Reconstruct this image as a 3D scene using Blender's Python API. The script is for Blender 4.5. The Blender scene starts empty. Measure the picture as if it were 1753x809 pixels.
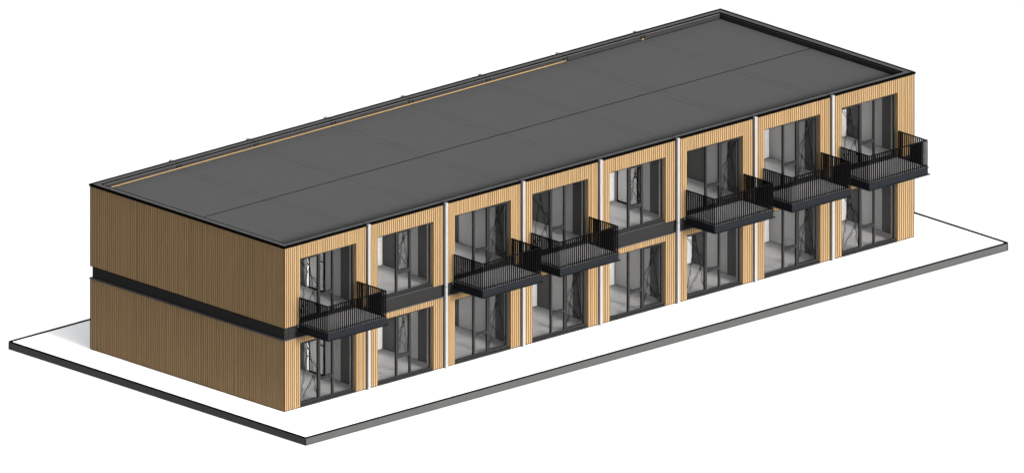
import bpy, bmesh, math, random
from mathutils import Vector
random.seed(7)
S = bpy.context.scene
COL = S.collection
R = math.radians

# ------------------------------------------------------------------ dimensions (metres)
L, D, H = 31.257, 10.414, 6.235          # footprint and top of the cladding
BAY = 3.837                               # one flat
WX0, WX1 = 0.797, 3.565                   # window opening inside a bay
LOW = (0.0, 2.48)                         # opening heights, lower and upper storey
UPP = (3.205, 5.685)
RV = 0.13                                 # depth of the outer reveal
WT = 0.36                                 # wall thickness

# ------------------------------------------------------------------ materials
def mat(name, col, rough=0.7, metal=0.0, var=0.0, vscale=3.0, bump=0.0, bscale=60.0, spec=0.3, stretch=None):
    m = bpy.data.materials.new(name); m.use_nodes = True
    nt = m.node_tree; b = nt.nodes['Principled BSDF']
    b.inputs['Base Color'].default_value = (*col, 1)
    b.inputs['Roughness'].default_value = rough
    b.inputs['Metallic'].default_value = metal
    b.inputs['Specular IOR Level'].default_value = spec
    tc = nt.nodes.new('ShaderNodeTexCoord')
    src = tc.outputs['Object']
    if stretch:
        mp = nt.nodes.new('ShaderNodeMapping'); mp.inputs['Scale'].default_value = stretch
        nt.links.new(src, mp.inputs['Vector']); src = mp.outputs['Vector']
    if var > 0:
        n = nt.nodes.new('ShaderNodeTexNoise'); n.inputs['Scale'].default_value = vscale
        n.inputs['Detail'].default_value = 6; n.inputs['Roughness'].default_value = 0.6
        nt.links.new(src, n.inputs['Vector'])
        r = nt.nodes.new('ShaderNodeMapRange')
        r.inputs['From Min'].default_value = 0.3; r.inputs['From Max'].default_value = 0.7
        r.inputs['To Min'].default_value = 1 - var; r.inputs['To Max'].default_value = 1 + var
        nt.links.new(n.outputs['Fac'], r.inputs['Value'])
        mx = nt.nodes.new('ShaderNodeMix'); mx.data_type = 'RGBA'; mx.blend_type = 'MULTIPLY'
        mx.inputs['Factor'].default_value = 1
        mx.inputs['A'].default_value = (*col, 1)
        nt.links.new(r.outputs['Result'], mx.inputs['B'])
        nt.links.new(mx.outputs['Result'], b.inputs['Base Color'])
    if bump > 0:
        n2 = nt.nodes.new('ShaderNodeTexNoise'); n2.inputs['Scale'].default_value = bscale
        n2.inputs['Detail'].default_value = 4
        nt.links.new(src, n2.inputs['Vector'])
        bp = nt.nodes.new('ShaderNodeBump'); bp.inputs['Strength'].default_value = bump
        bp.inputs['Distance'].default_value = 0.01
        nt.links.new(n2.outputs['Fac'], bp.inputs['Height'])
        nt.links.new(bp.outputs['Normal'], b.inputs['Normal'])
    return m

def wood_mat():
    m = bpy.data.materials.new('larch_boards'); m.use_nodes = True
    nt = m.node_tree; b = nt.nodes['Principled BSDF']
    b.inputs['Roughness'].default_value = 0.75; b.inputs['Specular IOR Level'].default_value = 0.2
    geo = nt.nodes.new('ShaderNodeNewGeometry')
    cr = nt.nodes.new('ShaderNodeValToRGB')
    k = WOOD
    kg, kb = .95, .87
    stops = [(p, (R_*k, G_*k*kg, B_*k*kb)) for p, R_, G_, B_ in ((0.0, .110, .074, .0365), (0.3, .124, .083, .039), (0.55, .120, .077, .038), (0.8, .131, .087, .042), (1.0, .106, .073, .037))]
    els = cr.color_ramp.elements
    while len(els) < len(stops): els.new(0.5)
    for e, (p, c) in zip(els, stops): e.position = p; e.color = (*c, 1)
    nt.links.new(geo.outputs['Random Per Island'], cr.inputs['Fac'])
    tc = nt.nodes.new('ShaderNodeTexCoord'); mp = nt.nodes.new('ShaderNodeMapping')
    mp.inputs['Scale'].default_value = (30, 30, 1.2)
    nt.links.new(tc.outputs['Object'], mp.inputs['Vector'])
    n = nt.nodes.new('ShaderNodeTexNoise'); n.inputs['Scale'].default_value = 1.0; n.inputs['Detail'].default_value = 5
    nt.links.new(mp.outputs['Vector'], n.inputs['Vector'])
    r = nt.nodes.new('ShaderNodeMapRange'); r.inputs['From Min'].default_value = .25; r.inputs['From Max'].default_value = .75
    r.inputs['To Min'].default_value = .86; r.inputs['To Max'].default_value = 1.14
    nt.links.new(n.outputs['Fac'], r.inputs['Value'])
    mx = nt.nodes.new('ShaderNodeMix'); mx.data_type = 'RGBA'; mx.blend_type = 'MULTIPLY'; mx.inputs['Factor'].default_value = 1
    nt.links.new(cr.outputs['Color'], mx.inputs['A']); nt.links.new(r.outputs['Result'], mx.inputs['B'])
    nt.links.new(mx.outputs['Result'], b.inputs['Base Color'])
    return m

def glass_mat():
    m = bpy.data.materials.new('window_glass'); m.use_nodes = True
    nt = m.node_tree; nt.nodes.clear()
    o = nt.nodes.new('ShaderNodeOutputMaterial'); mix = nt.nodes.new('ShaderNodeMixShader')
    t = nt.nodes.new('ShaderNodeBsdfTransparent'); t.inputs['Color'].default_value = (.955, .955, .955, 1)
    g = nt.nodes.new('ShaderNodeBsdfGlossy'); g.inputs['Roughness'].default_value = 0.02
    lw = nt.nodes.new('ShaderNodeFresnel'); lw.inputs['IOR'].default_value = 1.05
    nt.links.new(lw.outputs['Fac'], mix.inputs['Fac'])
    nt.links.new(t.outputs['BSDF'], mix.inputs[1]); nt.links.new(g.outputs['BSDF'], mix.inputs[2])
    nt.links.new(mix.outputs['Shader'], o.inputs['Surface'])
    return m

WOOD = 0.97
M = {}
M['wood'] = wood_mat()
M['groove'] = mat('board_joint', (.018, .012, .007), .9)
M['core'] = mat('wall_lining', (.90, .90, .90), .9, spec=.1)
M['roof'] = mat('roof_membrane', (.0435, .0435, .0435), .95, var=.025, vscale=1.3, bump=.05, bscale=40, spec=.05)
M['seam'] = mat('membrane_seam', (.0015, .0015, .0015), .9, spec=0)
M['lap'] = mat('membrane_lap', (.039, .039, .039), .95, spec=.05)
M['parapet'] = mat('parapet_lining', (.0105, .0105, .0105), .9, var=.08, vscale=2, spec=.05)
M['coping'] = mat('coping_sheet', (.041, .041, .041), .85, var=.05, vscale=2, spec=.08)
M['black'] = mat('black_trim', (.0012, .0012, .0013), .9, spec=0)
M['band'] = mat('dark_belt_panel', (.0072, .0072, .0072), .8, var=.08, vscale=2, spec=.05)
M['flash'] = mat('sheet_flashing', (.022, .022, .023), .7, spec=.1)
M['frame'] = mat('window_frame_paint', (.0085, .0087, .0089), .7, spec=.08)
M['frame2'] = mat('window_sash_paint', (.0048, .0049, .0051), .7, spec=.08)
M['mark'] = mat('black_glass_line', (.001, .001, .001), .9, spec=0)
M['rail'] = mat('railing_paint', (.0012, .0012, .0013), .8, spec=.02)
M['beam'] = mat('slate_steel', (.0030, .0037, .0050), .7, spec=.06)
M['deck'] = mat('balcony_deck', (.21, .21, .214), .85, var=.06, vscale=5, spec=.1)
M['zinc'] = mat('zinc_pipe', (.110, .114, .121), .5, var=.05, vscale=6, spec=.3)
M['slabtop'] = mat('white_paving', (.88, .88, .87), .9, var=.015, vscale=.7)
M['slabside'] = mat('concrete_edge', (.0305, .0305, .0305), .95, spec=.05, var=.06, vscale=2, bump=.2)
M['ground'] = mat('white_ground', (.435, .435, .435), 1.0, spec=0)
M['floor'] = mat('pale_floor', (.18, .18, .18), .75, var=.03, vscale=1)
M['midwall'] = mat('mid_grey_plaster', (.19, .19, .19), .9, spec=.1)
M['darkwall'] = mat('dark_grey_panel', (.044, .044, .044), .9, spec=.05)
M['white'] = mat('white_plaster', (.93, .93, .93), .9)
M['ceil'] = mat('ceiling_white', (.92, .92, .92), .95)
M['door'] = mat('grey_door_leaf', (.25, .25, .25), .85, spec=.1)
M['glass'] = glass_mat()
M['bead'] = mat('corner_bead', (.003, .0028, .0026), .9, spec=.05)

# ------------------------------------------------------------------ mesh builder
WORLD = {}
class MB:
    def __init__(s): s.v = []; s.f = []; s.m = []
    def box(s, x0, x1, y0, y1, z0, z1, mi=0):
        n = len(s.v)
        s.v += [(x0,y0,z0),(x1,y0,z0),(x1,y1,z0),(x0,y1,z0),(x0,y0,z1),(x1,y0,z1),(x1,y1,z1),(x0,y1,z1)]
        for f in ((0,3,2,1),(4,5,6,7),(0,1,5,4),(1,2,6,5),(2,3,7,6),(3,0,4,7)):
            s.f.append(tuple(n+i for i in f)); s.m.append(mi)
    def strip(s, a, b, w, y0, y1, mi=0):           # a bar in the x-z plane from a to b
        dx, dz = b[0]-a[0], b[1]-a[1]; l = math.hypot(dx, dz)
        px, pz = -dz/l*w/2, dx/l*w/2
        n = len(s.v)
        q = [(a[0]+px,a[1]+pz),(a[0]-px,a[1]-pz),(b[0]-px,b[1]-pz),(b[0]+px,b[1]+pz)]
        s.v += [(x,y0,z) for x,z in q] + [(x,y1,z) for x,z in q]
        for f in ((0,1,2,3),(7,6,5,4),(0,4,5,1),(1,5,6,2),(2,6,7,3),(3,7,4,0)):
            s.f.append(tuple(n+i for i in f)); s.m.append(mi)
    def build(s, name, mats, parent=None, bevel=0.0, label=None):
        xs, ys, zs = zip(*s.v)
        c = Vector(((min(xs)+max(xs))/2, (min(ys)+max(ys))/2, min(zs)))
        me = bpy.data.meshes.new(name)
        me.from_pydata([tuple(Vector(p)-c) for p in s.v], [], s.f)
        if not isinstance(mats, (list, tuple)): mats = [mats]
        for m in mats: me.materials.append(m)
        me.polygons.foreach_set('material_index', s.m)
        bm = bmesh.new(); bm.from_mesh(me); bmesh.ops.recalc_face_normals(bm, faces=bm.faces); bm.to_mesh(me); bm.free()
        me.update()
        o = bpy.data.objects.new(name, me); COL.objects.link(o)
        base = Vector((0,0,0))
        if parent: o.parent = parent; base = WORLD[parent]
        o.location = c - base; WORLD[o] = c
        if bevel:
            md = o.modifiers.new('bevel', 'BEVEL'); md.width = bevel; md.segments = 2; md.limit_method = 'ANGLE'
        if label: o['label'] = label
        return o

def copy_tree(o, parent, off):
    c = o.copy(); COL.objects.link(c); c.parent = parent
    for ch in list(o.children): copy_tree(ch, c, None)
    if off is not None: c.location = o.location + Vector(off)
    return c

# ------------------------------------------------------------------ setting
g = MB(); g.box(-2000, 2000, -2000, 2000, -30.0, -26.0)  # added backdrop set far below the slab so shadows fall out of view
backdrop_ground = g.build('ground', M['ground']); backdrop_ground['kind'] = 'structure'
px0, px1, py0, py1 = -1.508, 33.332, -2.769, 13.141
p = MB()
e = .18
p.box(px0+e, px1-e, py0+e, py1-e, -.30, 0, 0)                       # white top
p.box(px0, px1, py0, py0+e, -.306, -.045, 1); p.box(px0, px1, py1-e, py1, -.306, -.045, 1)
p.box(px0, px0+e, py0+e, py1-e, -.306, -.045, 1); p.box(px1-e, px1, py0+e, py1-e, -.306, -.045, 1)
q = .035
p.box(px0-.006, px1+.006, py0-.006, py0+q, -.045, .004, 2)          # black edging bar
p.box(px0-.006, px0+q, py0+q, py1-.15, -.045, .004, 2)
p.box(px1-.15, px1+.006, py0+q, py1-.15, -.045, .004, 2)
p.box(px0-.006, px1+.006, py1-.15, py1+.006, -.045, .004, 2)
p.box(px0+q, px1-.15, py0+q, py0+e, -.045, 0, 0); p.box(px0+q, px1-.15, py1-e, py1-.15, -.045, 0, 0)
p.box(px0+q, px0+e, py0+e, py1-e, -.045, 0, 0); p.box(px1-e, px1-.15, py0+e, py1-e, -.045, 0, 0)
for (cx, cy) in ((px0, py0), (px1, py0), (px0, py1), (px1, py1)):   # dark corner angles
    p.box(cx-.012, cx+.012, cy-.012, cy+.012, -.307, -.056, 2)
t = .012
p.box(px0+.013, px1-.013, py0-.008, py0-.001, -.3085, -.3085+t*1.6, 2); p.box(px0-.008, px0-.001, py0+.013, py1-.013, -.3085, -.3085+t*1.6, 2)
pav = p.build('pavement', [M['slabtop'], M['slabside'], M['black']]); pav['kind'] = 'structure'

# ------------------------------------------------------------------ the building
B = bpy.data.objects.new('apartment_building', None); COL.objects.link(B)
B.location = (L/2, D/2, 0); WORLD[B] = Vector((L/2, D/2, 0))
B['label'] = 'long two storey timber clad apartment building with flat dark roof and black balconies'
B['category'] = 'apartment building'

def boards(mb, u0, u1, z0, z1, openings, put, pitch=.1, gap=.031):
    """vertical boards from u0 to u1; put(ua, ub, za, zb, mi) adds one board"""
    cuts = sorted({u0, u1, *[o[0] for o in openings], *[o[1] for o in openings]})
    for a, b in zip(cuts, cuts[1:]):
        if b - a < .01: continue
        mid = (a+b)/2
        spans = [(z0, z1)]
        for (oa, ob, oz0, oz1) in openings:
            if oa < mid < ob:
                new = []
                for (s0, s1) in spans:
                    if oz0 > s0 + .01: new.append((s0, min(s1, oz0)))
                    if oz1 < s1 - .01: new.append((max(s0, oz1), s1))
                spans = new
        n = max(1, round((b-a)/pitch))
        ws = [random.choice((.86, .95, 1.0, 1.06, 1.14)) for _ in range(n)]
        k = (b-a)/sum(ws); u = a
        for w in ws:
            w *= k
            for (s0, s1) in spans: put(u+gap/2, u+w-gap/2, s0, s1, 0)
            u += w

CT = (2.69, 5.80)
CZ = [(0.03, 2.69), (3.185, H)]          # the two storeys of cladding
for st in (0, 1):
    z0, z1 = CZ[st]
    op = LOW if st == 0 else UPP
    ops = [(WX0+BAY*k, WX1+BAY*k, op[0]-.1, op[1]) for k in range(8)]
    w = MB()
    boards(w, .019, L-.019, z0, z1, ops, lambda a, b, s0, s1, mi: w.box(a, b, 0, .022, s0, s1, mi))
    # backing, core and linings of the openings
    edges = [0.03] + [v for o in ops for v in (o[0], o[1])] + [L-.03]
    for i in range(0, len(edges), 2):
        w.box(edges[i]+(.02 if i else 0), edges[i+1]-(.02 if i+1 < len(edges)-1 else 0), .024, .05, z0, z1, 1)
        w.box(edges[i]+(.02 if i else 0), edges[i+1]-(.02 if i+1 < len(edges)-1 else 0), .052, WT, z0 if st else .002, CT[st], 2)
    for o in ops:
        w.box(o[0]-.018, o[1]+.018, .024, .05, o[3]+.02, z1, 1)
        w.box(o[0]-.018, o[1]+.018, .052, WT, o[3]+.02, CT[st], 2)
        w.box(o[0]-.018, o[0], .0225, RV-.002, max(z0, op[0]), o[3], 0)       # jambs and head, timber
        w.box(o[1], o[1]+.018, .0225, RV-.002, max(z0, op[0]), o[3], 0)
        w.box(o[0]-.018, o[1]+.018, .0225, RV-.002, o[3]+.001, o[3]+.018, 0)
        w.box(o[0]-.018, o[0], RV, WT-.002, max(z0, op[0]), o[3], 3)
        w.box(o[1], o[1]+.018, RV, WT-.002, max(z0, op[0]), o[3], 3)
        w.box(o[0]-.018, o[1]+.018, RV, WT-.002, o[3]+.001, o[3]+.018, 3)
        if st == 0: pass
    for (a, b) in zip([0.0]+[o[1] for o in ops], [o[0] for o in ops]+[L]):    # dark base strip under the boards
        if st == 0: w.box(a, b, -.002, .0218, .004, .0285, 4)
        else: w.box(a, b, -.006, .0218, z0-.014, z0-.002, 4)
    if st == 0:
        for o in ops: w.box(o[0], o[1], -.004, .02, o[3]-.008, o[3]-.001, 4)
    else:
        for o in ops: w.box(o[0], o[1], -.004, .02, o[3]-.008, o[3]-.001, 4)
    for o in ops:                                                             # thin dark arris down each jamb
        w.box(o[1]+.0005, o[1]+.014, -.0025, .0, max(z0, op[0])+.03, o[3], 4)
        w.box(o[0]-.012, o[0]-.0005, -.0025, .0, max(z0, op[0])+.03, o[3], 4)
    w.build('timber_wall', [M['wood'], M['groove'], M['core'], M['midwall'], M['black']], B)
    for side in (0, 1):                                                       # end walls
        w = MB()
        X = 0 if side == 0 else L
        sg = 1 if side == 0 else -1
        bx = lambda xa, xb, *r: w.box(min(X+sg*xa, X+sg*xb), max(X+sg*xa, X+sg*xb), *r)
        boards(w, .019, D-.019, z0, z1, [], lambda a, b, s0, s1, mi: bx(0, .022, a, b, s0, s1, mi))
        bx(.024, .05, .03, D-.03, z0, z1, 1); bx(.052, .29, WT+.003, D-WT-.003, z0 if st else .002, z1, 2)
        if st == 0: bx(-.002, .0218, .0, D, .004, .0285, 3)
        else: bx(-.006, .0218, 0, D, z0-.014, z0-.002, 3)
        w.build('timber_wall', [M['wood'], M['groove'], M['core'], M['black']], B)
    w = MB()                                                                  # rear wall
    boards(w, .019, L-.019, z0, z1, [], lambda a, b, s0, s1, mi: w.box(a, b, D-.022, D, s0, s1, mi))
    w.box(.03, L-.03, D-.05, D-.024, z0, z1, 1); w.box(.03, L-.03, D-WT, D-.052, z0 if st else .002, CT[st], 2)
    w.build('timber_wall', [M['wood'], M['groove'], M['core'], M['black']], B)
    for (cx, cy) in ((0, 0), (L, 0), (0, D), (L, D)):                         # corner posts
        w = MB()
        w.box(cx-.004 if cx == 0 else cx-.018, cx+.018 if cx == 0 else cx+.004, cy-.004 if cy == 0 else cy-.018, cy+.018 if cy == 0 else cy+.004, z0, z1)
        w.build('corner_trim', M['bead'], B)

# belt between the storeys
rb = .06
w = MB()
w.box(rb, L-rb, rb, rb+.1, 2.735, 3.170); w.box(rb, L-rb, D-rb-.1, D-rb, 2.735, 3.170)
w.box(rb, rb+.1, rb+.1, D-rb-.1, 2.735, 3.170); w.box(L-rb-.1, L-rb, rb+.1, D-rb-.1, 2.735, 3.170)
for x in [.28+BAY*k for k in range(9)]: w.box(x-.008, x+.008, rb-.003, rb, 2.736, 3.169, 1)
belt = w.build('floor_belt', [M['band'], M['black']], B)
w = MB(); f0, f1 = -.03, rb+.02
w.box(f0, L-f0, f0, f1, 2.697, 2.733); w.box(f0, L-f0, D-f1, D-f0, 2.697, 2.733)
w.box(f0, f1, f1, D-f1, 2.697, 2.733); w.box(L-f1, L-f0, f1, D-f1, 2.697, 2.733)
w.build('flashing', M['flash'], belt, bevel=.004)

# floors and roof
w = MB(); w.box(.33, L-.33, WT+.005, D-WT-.005, .004, .02); w.build('room_floor', M['floor'], B)
w = MB(); w.box(.17, L-.17, .17, D-.17, 2.735, 3.168, 0); w.box(.33, L-.33, WT+.005, D-WT-.005, 3.172, 3.215, 1)
w.box(.33, L-.33, WT+.005, D-WT-.005, 2.62, 2.69, 2)
w.build('floor_slab', [M['core'], M['floor'], M['ceil']], B)
w = MB(); w.box(.33, L-.33, WT+.005, D-WT-.005, 5.76, 5.80); w.build('ceiling', M['ceil'], B)

cw, oh = .335, .03                         # coping width and overhang
RZ = 6.06
w = MB(); ci = cw-oh
w.box(ci, L-ci, ci, D-ci, 5.82, RZ)
roof = w.build('roof', M['roof'], B)
w = MB(); w.box(ci, L-ci, D/2-.016, D/2+.016, RZ+.0002, RZ+.006); w.build('roof_seam', M['seam'], roof)
for k in range(1, 8):
    x = .28+BAY*k
    for dx in (-.16, .16):
        for (ya, yb) in ((ci+.002, D/2-.02), (D/2+.02, D-ci-.04)):
            w = MB(); w.box(x+dx-.022, x+dx+.022, ya, yb, RZ+.0002, RZ+.003); w.build('membrane_lap', M['lap'], roof)
# parapet: inner lining, timber strip at the foot of the rear one, coping and edge profile
w = MB(); z0, z1 = 5.82, H
w.box(.06, L-.06, .055, ci, z0, z1-.002); w.box(.06, L-.06, D-ci, D-.045, z0, z1-.002)
w.box(.06, ci, ci, D-ci, z0, z1-.002); w.box(L-ci, L-.06, ci, D-ci, z0, z1-.002)
xe = .28+BAY*6
w.box(ci+.02, xe, D-ci-.03, D-ci-.001, RZ+.006, RZ+.048, 1)
for k in range(1, 8):
    x = .27+BAY*k
    w.box(x-.105, x-.06, D-ci-.012, D-ci-.0005, RZ+.065, z1-.004, 2); w.box(x+.06, x+.105, D-ci-.012, D-ci-.0005, RZ+.065, z1-.004, 2)
    if k == 7: w.box(x-.06, x+.06, D-ci-.012, D-ci-.001, RZ+.006, RZ+.05, 1)
w.box(ci+.001, L-ci-.001, D-ci-.035, D-ci-.0305, RZ+.0003, RZ+.014, 2)
w.box(L-ci-.012, L-ci-.0005, ci+.001, D-ci-.04, RZ+.0003, RZ+.02, 2)
parapet = w.build('parapet', [M['parapet'], M['wood'], M['black']], B)
w = MB(); a, b_ = -oh, ci; z0, z1 = H+.002, H+.055
w.box(a, L-a, a, b_, z0, z1); w.box(a, L-a, D-b_, D-a, z0, z1); w.box(a, b_, b_, D-b_, z0, z1); w.box(L-b_, L-a, b_, D-b_, z0, z1)
cop = w.build('coping', M['coping'], parapet)
w = MB(); a2 = -oh-.004; lip = .085; z2 = z1+.012
zb = H-.012
w.box(a2, L-a2, a2, a-.0005, zb, z2); w.box(a2, L-a2, D-a+.0005, D-a2, zb, z2)
w.box(a2, a-.0005, a-.0005, D-a+.0005, zb, z2); w.box(L-a+.0005, L-a2, a-.0005, D-a+.0005, zb, z2)
w.box(a, L-a, a, a+lip, z1+.0005, z2); w.box(a, L-a, D-a-lip, D-a, z1+.0005, z2)
w.box(a, a+lip, a+lip, D-a-lip, z1+.0005, z2); w.box(L-a-lip, L-a, a+lip, D-a-lip, z1+.0005, z2)
il = .035; i0 = ci-il; i1 = ci+.003
w.box(i0, L-i0, i0, i1, z1+.0005, z1+.006); w.box(i0, L-i0, D-i1, D-i0, z1-.03, z1+.006)
w.box(i0, i1, i1, D-i1, z1+.0005, z1+.006); w.box(L-i1, L-i0, i1, D-i1, z1-.03, z1+.006)
for k in range(1, 8):
    x = .27+BAY*k
    w.box(x-.012, x+.012, D-i0+.001, D-a-lip-.001, z1+.0004, z1+.004); w.box(x-.012, x+.012, a+lip+.001, i0-.001, z1+.0004, z1+.004)
w.build('edge_profile', M['black'], parapet)

# ------------------------------------------------------------------ downpipes
def pipe(y0, y1):
    w = MB(); x = .262+BAY
    w.box(x-.052, x+.052, y0, y1, .01, H-.02); d = w.build('downpipe', M['zinc'], B, bevel=.004)
    w = MB(); w.box(x-.056, x+.056, y0-.004, y1+.004, 3.10, 3.125); w.build('collar', mat('pipe_collar', (.03,.03,.032), .5) if 'pipe_collar' not in bpy.data.materials else bpy.data.materials['pipe_collar'], d)
    w = MB(); w.box(x-.06, x+.06, y0-.008 if y0 < 0 else y0+.001, y1-.001 if y0 < 0 else y1+.008, H-.0195, H+.075); w.build('hopper', M['zinc'], d)
    return d
pf = pipe(-.135, -.04); pr = pipe(D+.045, D+.14)
for k in range(1, 7):
    copy_tree(pf, B, (BAY*k, 0, 0)); copy_tree(pr, B, (BAY*k, 0, 0))

# ------------------------------------------------------------------ windows
FW = .062
MUL = ((1.83, 1.905), (2.50, 2.575))
PAN = ((WX0+FW, MUL[0][0]), (MUL[0][1], MUL[1][0]), (MUL[1][1], WX1-FW))
def make_window(side):
    """side: which of the three lights opens (0 left door, 1 middle upper light, 2 right door)"""
    z0, z1 = 0.002, LOW[1]-.002
    y0, y1 = RV, RV+.08
    w = MB()
    w.box(WX0+.001, WX0+FW, y0, y1, z0, z1); w.box(WX1-FW, WX1-.001, y0, y1, z0, z1)
    w.box(WX0+FW, WX1-FW, y0, y1, z1-.075, z1); w.box(WX0+FW, WX1-FW, y0, y1, z0, z0+.11)
    zf = z0+.11; zt = z1-.075
    o = w.build('window', [M['frame']], B, label={0: 'three light window with a tilt and turn door on its left',
            1: 'three light window with an opening top light in its middle', 2: 'three light window with a tilt and turn door on its right'}[side])
    for (a, b) in MUL:
        w = MB(); w.box(a, b, y0-.004, y1, zf, zt); w.build('mullion', M['frame'], o)
    w = MB(); a, b = MUL[0][1], MUL[1][0]
    w.box(a, b, y0, y1, .80, .842); w.box(a, b, y0+.012, y1, .842, .855, 1); w.box(a, b, y0, y1, .855, .90); w.build('transom', [M['frame'], M['black']], o)
    # black gaskets and the sash of the opening light
    w = MB(); s = .048
    for i, (a, b) in enumerate(PAN):
        za, zb_ = zf, zt
        if i == 1: za = .90
        if i == side:
            w.box(a+.003, a+s, y0-.012, y1-.01, za+.003, zb_-.003); w.box(b-s, b-.003, y0-.012, y1-.01, za+.003, zb_-.003)
            w.box(a+s, b-s, y0-.012, y1-.01, za+.003, za+s); w.box(a+s, b-s, y0-.012, y1-.01, zb_-s, zb_-.003)
    w.build('sash', M['frame2'], o)
    w = MB()
    for i, (a, b) in enumerate(PAN):
        for (za, zb_) in (((zf, .80), (.90, zt)) if i == 1 else ((zf, zt),)):
            t_ = .012
            w.box(a, a+t_, y0+.02, y0+.03, za, zb_); w.box(b-t_, b, y0+.02, y0+.03, za, zb_)
            w.box(a+t_, b-t_, y0+.02, y0+.03, za, za+t_); w.box(a+t_, b-t_, y0+.02, y0+.03, zb_-t_, zb_)
    w.build('gasket', M['black'], o)
    w = MB()
    for i, (a, b) in enumerate(PAN):
        for (za, zb_) in (((zf, .80), (.90, zt)) if i == 1 else ((zf, zt),)):
            w.box(a+.002, b-.002, y0+.036, y0+.042, za+.002, zb_-.002)
    w.build('pane', M['glass'], o)
    w = MB()
    w.box(WX0+.004, WX1-.004, -.02, .07, .006, .032, 0); w.box(WX0+.004, WX1-.004, .05, RV-.002, .032, .072, 1)
    w.box(WX0+.004, WX1-.004, -.022, -.0205, .026, .034, 1)
    w.build('sill', [M['flash'], M['frame2']], o)
    # opening lines on the glass: two triangles, solid and broken
    w = MB(); a, b = PAN[side]; za = .90 if side == 1 else zf; zb_ = zt
    a += .05; b -= .05; za += .05; zb_ -= .05
    mx, mz = (a+b)/2, (za+zb_)/2
    ap = (b, mz) if side == 0 else (a, mz)
    hx = a if side == 0 else b
    yy = y0+.028, y0+.034
    def line(p, q_, wd=.022): w.strip(p, q_, wd, *yy)
    def broken(p, q_, off):
        d = Vector((q_[0]-p[0], q_[1]-p[1])); l = d.length; d /= l; n = Vector((-d.y, d.x))*off
        s_ = .12*l
        while s_ < l*.9:
            e_ = min(s_+.24, l*.95)
            w.strip((p[0]+d.x*s_+n.x, p[1]+d.y*s_+n.y), (p[0]+d.x*e_+n.x, p[1]+d.y*e_+n.y), .017, *yy); s_ += .42
    line((hx, zb_), ap); line((hx, za), ap)
    line((a, za), (mx, zb_)); line((b, za), (mx, zb_))
    sg = 1 if side == 0 else -1
    broken((hx, zb_), ap, .07*sg); broken((hx, za), ap, -.07*sg)
    broken((a, za), (mx, zb_), -.06); broken((b, za), (mx, zb_), .06)
    w.build('opening_mark', M['mark'], o)
    return o

lower = [0, 1, 2, 2, 2, 0, 2, 0]
upper = [0, 1, 2, 0, 1, 2, 2, 0]
proto = {}
for k in range(8):
    for st, sides in ((0, lower), (1, upper)):
        sd = sides[k]; off = (BAY*k, 0, UPP[0] if st else 0)
        if sd not in proto:
            o = make_window(sd); o.location += Vector(off); proto[sd] = (o, off)
        else:
            o, po = proto[sd]; copy_tree(o, B, tuple(Vector(off)-Vector(po)))

# ------------------------------------------------------------------ rooms behind the glass
# far part of each party wall (dark or mid), where the room ends
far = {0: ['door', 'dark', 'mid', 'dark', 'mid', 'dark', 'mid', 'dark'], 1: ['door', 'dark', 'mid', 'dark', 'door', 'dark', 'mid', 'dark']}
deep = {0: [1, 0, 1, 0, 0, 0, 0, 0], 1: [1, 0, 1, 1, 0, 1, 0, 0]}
for st in (0, 1):
    z0, z1 = ((.022, 2.618), (3.217, 5.758))[st]
    for k in range(-1, 8):
        x0, x1 = 3.99+BAY*k, 4.25+BAY*k
        if k == -1: x0 = .292; x1 = .41
        if k == 7: x1 = L-.292
        fk = far[st][k] if k >= 0 else 'mid'
        w = MB(); ya = WT+.004
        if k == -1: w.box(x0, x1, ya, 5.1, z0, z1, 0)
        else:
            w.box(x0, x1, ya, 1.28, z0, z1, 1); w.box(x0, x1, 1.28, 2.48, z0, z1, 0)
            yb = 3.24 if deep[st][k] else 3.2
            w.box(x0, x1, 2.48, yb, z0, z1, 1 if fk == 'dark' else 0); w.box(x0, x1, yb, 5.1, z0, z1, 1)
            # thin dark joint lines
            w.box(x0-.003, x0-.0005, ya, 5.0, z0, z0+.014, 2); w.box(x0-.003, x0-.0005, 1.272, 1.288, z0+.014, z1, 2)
        if k < 7: w.box(x1+.0005, x1+.012, ya, 3.59 if deep[st][k+1] else 3.19, z0, z1, 3)  # unseen white facing, added to bounce light into the room
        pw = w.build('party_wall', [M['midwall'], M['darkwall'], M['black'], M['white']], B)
        if fk == 'door':
            w = MB(); d0, d1 = (2.13, 2.95) if k == 0 else (1.90, 3.02)
            w.box(x0-.05, x0-.004, d0, d0+.045, z0, z0+2.3, 1); w.box(x0-.05, x0-.004, d1-.045, d1, z0, z0+2.3, 1)
            w.box(x0-.05, x0-.004, d0+.045, d1-.045, z0+2.24, z0+2.3, 1); w.box(x0-.05, x0-.004, d0+.045, d1-.045, z0, z0+.07, 1)
            w.box(x0-.035, x0-.004, d0+.045, d1-.045, z0+.07, z0+2.24, 0)
            if k == 0: w.box(x0-.03, x0-.004, d1+.01, d1+.10, z0+.05, z0+2.3, 2)  # white strip painted in for light showing through the gap
            w.box(x0-.065, x0-.036, d0+.07, d0+.19, z0+1.14, z0+1.18, 1)
            w.build('interior_door', [M['door'], M['black'], M['white']], pw)
        if k < 7:
            w = MB(); yb = 3.6 if deep[st][k+1] else 3.2
            w.box(.41+BAY*(k+1)+.002, 3.99+BAY*(k+1)-.006, yb, yb+.1, z0, z1)
            w.build('partition_wall', M['white'], B)

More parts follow.
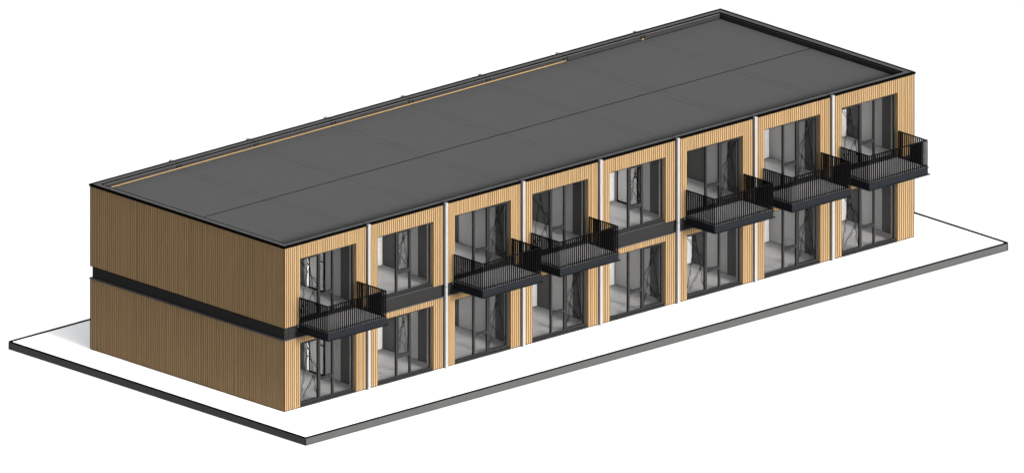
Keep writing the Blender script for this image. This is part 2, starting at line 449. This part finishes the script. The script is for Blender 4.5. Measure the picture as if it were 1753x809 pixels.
# ------------------------------------------------------------------ balconies
def make_balcony():
    x0, x1, y0, y1 = .645, 3.545, -1.65, -.012
    w = MB(); w.box(x0+.012, x1-.012, y0+.012, y1, 3.10, 3.235); o = w.build('balcony', M['deck'], B)
    bz0, bz1 = 2.955, 3.225
    def chan(nm, ax):
        w = MB(); t_ = .012; fl = .075
        if ax == 'front':
            w.box(x0-.0, x1+.0, y0, y0+t_, bz0+.012, bz1-.012); w.box(x0-fl, x1+fl, y0-fl, y0+t_, bz0, bz0+.012); w.box(x0-.03, x1+.03, y0-.03, y0+t_, bz1-.012, bz1+.012)
        else:
            X, s_ = (x0, -1) if ax == 'l' else (x1, 1)
            xa, xb = sorted((X, X-s_*t_)); w.box(xa, xb, y0+t_+.001, y1-.06, bz0+.012, bz1-.012)
            xa, xb = sorted((X+s_*fl, X-s_*t_)); w.box(xa, xb, y0+t_+.001, y1-.06, bz0, bz0+.012)
            xa, xb = sorted((X+s_*.03, X-s_*t_)); w.box(xa, xb, y0+t_+.001, y1-.06, bz1-.012, bz1+.012)
        w.build(nm, M['beam'], o)
    for ax in ('front', 'l', 'r'): chan('edge_beam', ax)
    zt = 4.267; zr = 3.275; bw, bd = .034, .038
    w = MB(); ry = y0+.03
    w.box(x0, x1, ry-.02, ry+.02, zt-.035, zt); w.box(x0+.03, x1-.03, ry-.012, ry+.012, zr, zr+.025)
    n = 28
    for i in range(n+1):
        x = x0+.02+(x1-x0-.04)*i/n
        hw = bw/2 if 0 < i < n else .02
        w.box(x-hw, x+hw, ry-bd/2, ry+bd/2, 3.236, zt-.035)
    w.build('railing', M['rail'], o)
    for X in (x0+.02, x1-.02):
        w = MB(); ya, yb = ry+.021, -.09
        w.box(X-.02, X+.02, ya, yb, zt-.035, zt); w.box(X-.012, X+.012, ya+.02, yb-.02, zr, zr+.025)
        n = 15
        for i in range(1, n+1):
            y = ry+(yb-.02-ry)*i/n
            hw = bw/2 if i < n else .02
            hw = max(hw, .021); w.box(X-bd/2, X+bd/2, y-hw, y+hw, 3.236, zt-.035)
        w.build('railing', M['rail'], o)
    return o
bal = make_balcony()
for k in (2, 3, 5, 6, 7): copy_tree(bal, B, (BAY*k, 0, 0))

# ------------------------------------------------------------------ light
SUN_EL, SUN_AZ = 15.0, 0.0               # azimuth from the facade's normal; negative is towards the end wall
el, az = R(SUN_EL), R(SUN_AZ)
tod = Vector((math.sin(az)*math.cos(el), -math.cos(az)*math.cos(el), math.sin(el)))   # towards the sun
sd = bpy.data.lights.new('sun', 'SUN'); sd.energy = 1.5; sd.angle = R(10); sd.color = (1, .985, .96)
so = bpy.data.objects.new('sun', sd); COL.objects.link(so)
so.rotation_euler = (-tod).to_track_quat('-Z', 'Y').to_euler(); so.location = tod*60
W = bpy.data.worlds.new('World'); S.world = W; W.use_nodes = True
nt = W.node_tree; bg = nt.nodes['Background']
sky = nt.nodes.new('ShaderNodeTexSky'); sky.sky_type = 'NISHITA'; sky.sun_disc = False
sky.sun_elevation = el; sky.sun_rotation = math.atan2(tod.x, tod.y)
sky.air_density = 1.0; sky.dust_density = 3.0; sky.ozone_density = 1.0
hs = nt.nodes.new('ShaderNodeHueSaturation'); hs.inputs['Saturation'].default_value = .12
nt.links.new(sky.outputs['Color'], hs.inputs['Color']); nt.links.new(hs.outputs['Color'], bg.inputs['Color'])
bg.inputs['Strength'].default_value = .06

# ------------------------------------------------------------------ camera (parallel projection, as in the picture)
PXM = 47.0
th, ph = R(42.76), R(17.457)
right = Vector((math.cos(th), -math.sin(th), 0))
fwd = Vector((math.sin(th)*math.cos(ph), math.cos(th)*math.cos(ph), -math.sin(ph)))
up = right.cross(fwd)
cd = bpy.data.cameras.new('camera'); cam = bpy.data.objects.new('camera', cd); COL.objects.link(cam)
cd.type = 'ORTHO'; cd.ortho_scale = 1753/PXM; cd.clip_start = .1; cd.clip_end = 3000
cam.location = right*((876.5-486.7)/PXM) + up*((704.9-404.5)/PXM) - fwd*70
cam.rotation_euler = (R(90)-ph, 0, -th)
S.camera = cam

S.render.engine = 'CYCLES'
S.view_settings.view_transform = 'Standard'; S.view_settings.look = 'None'
S.view_settings.gamma = 1.0; S.view_settings.exposure = 2.92
try: S.view_settings.use_curve_mapping = False
except Exception: pass
S.cycles.max_bounces = 8; S.cycles.transparent_max_bounces = 16
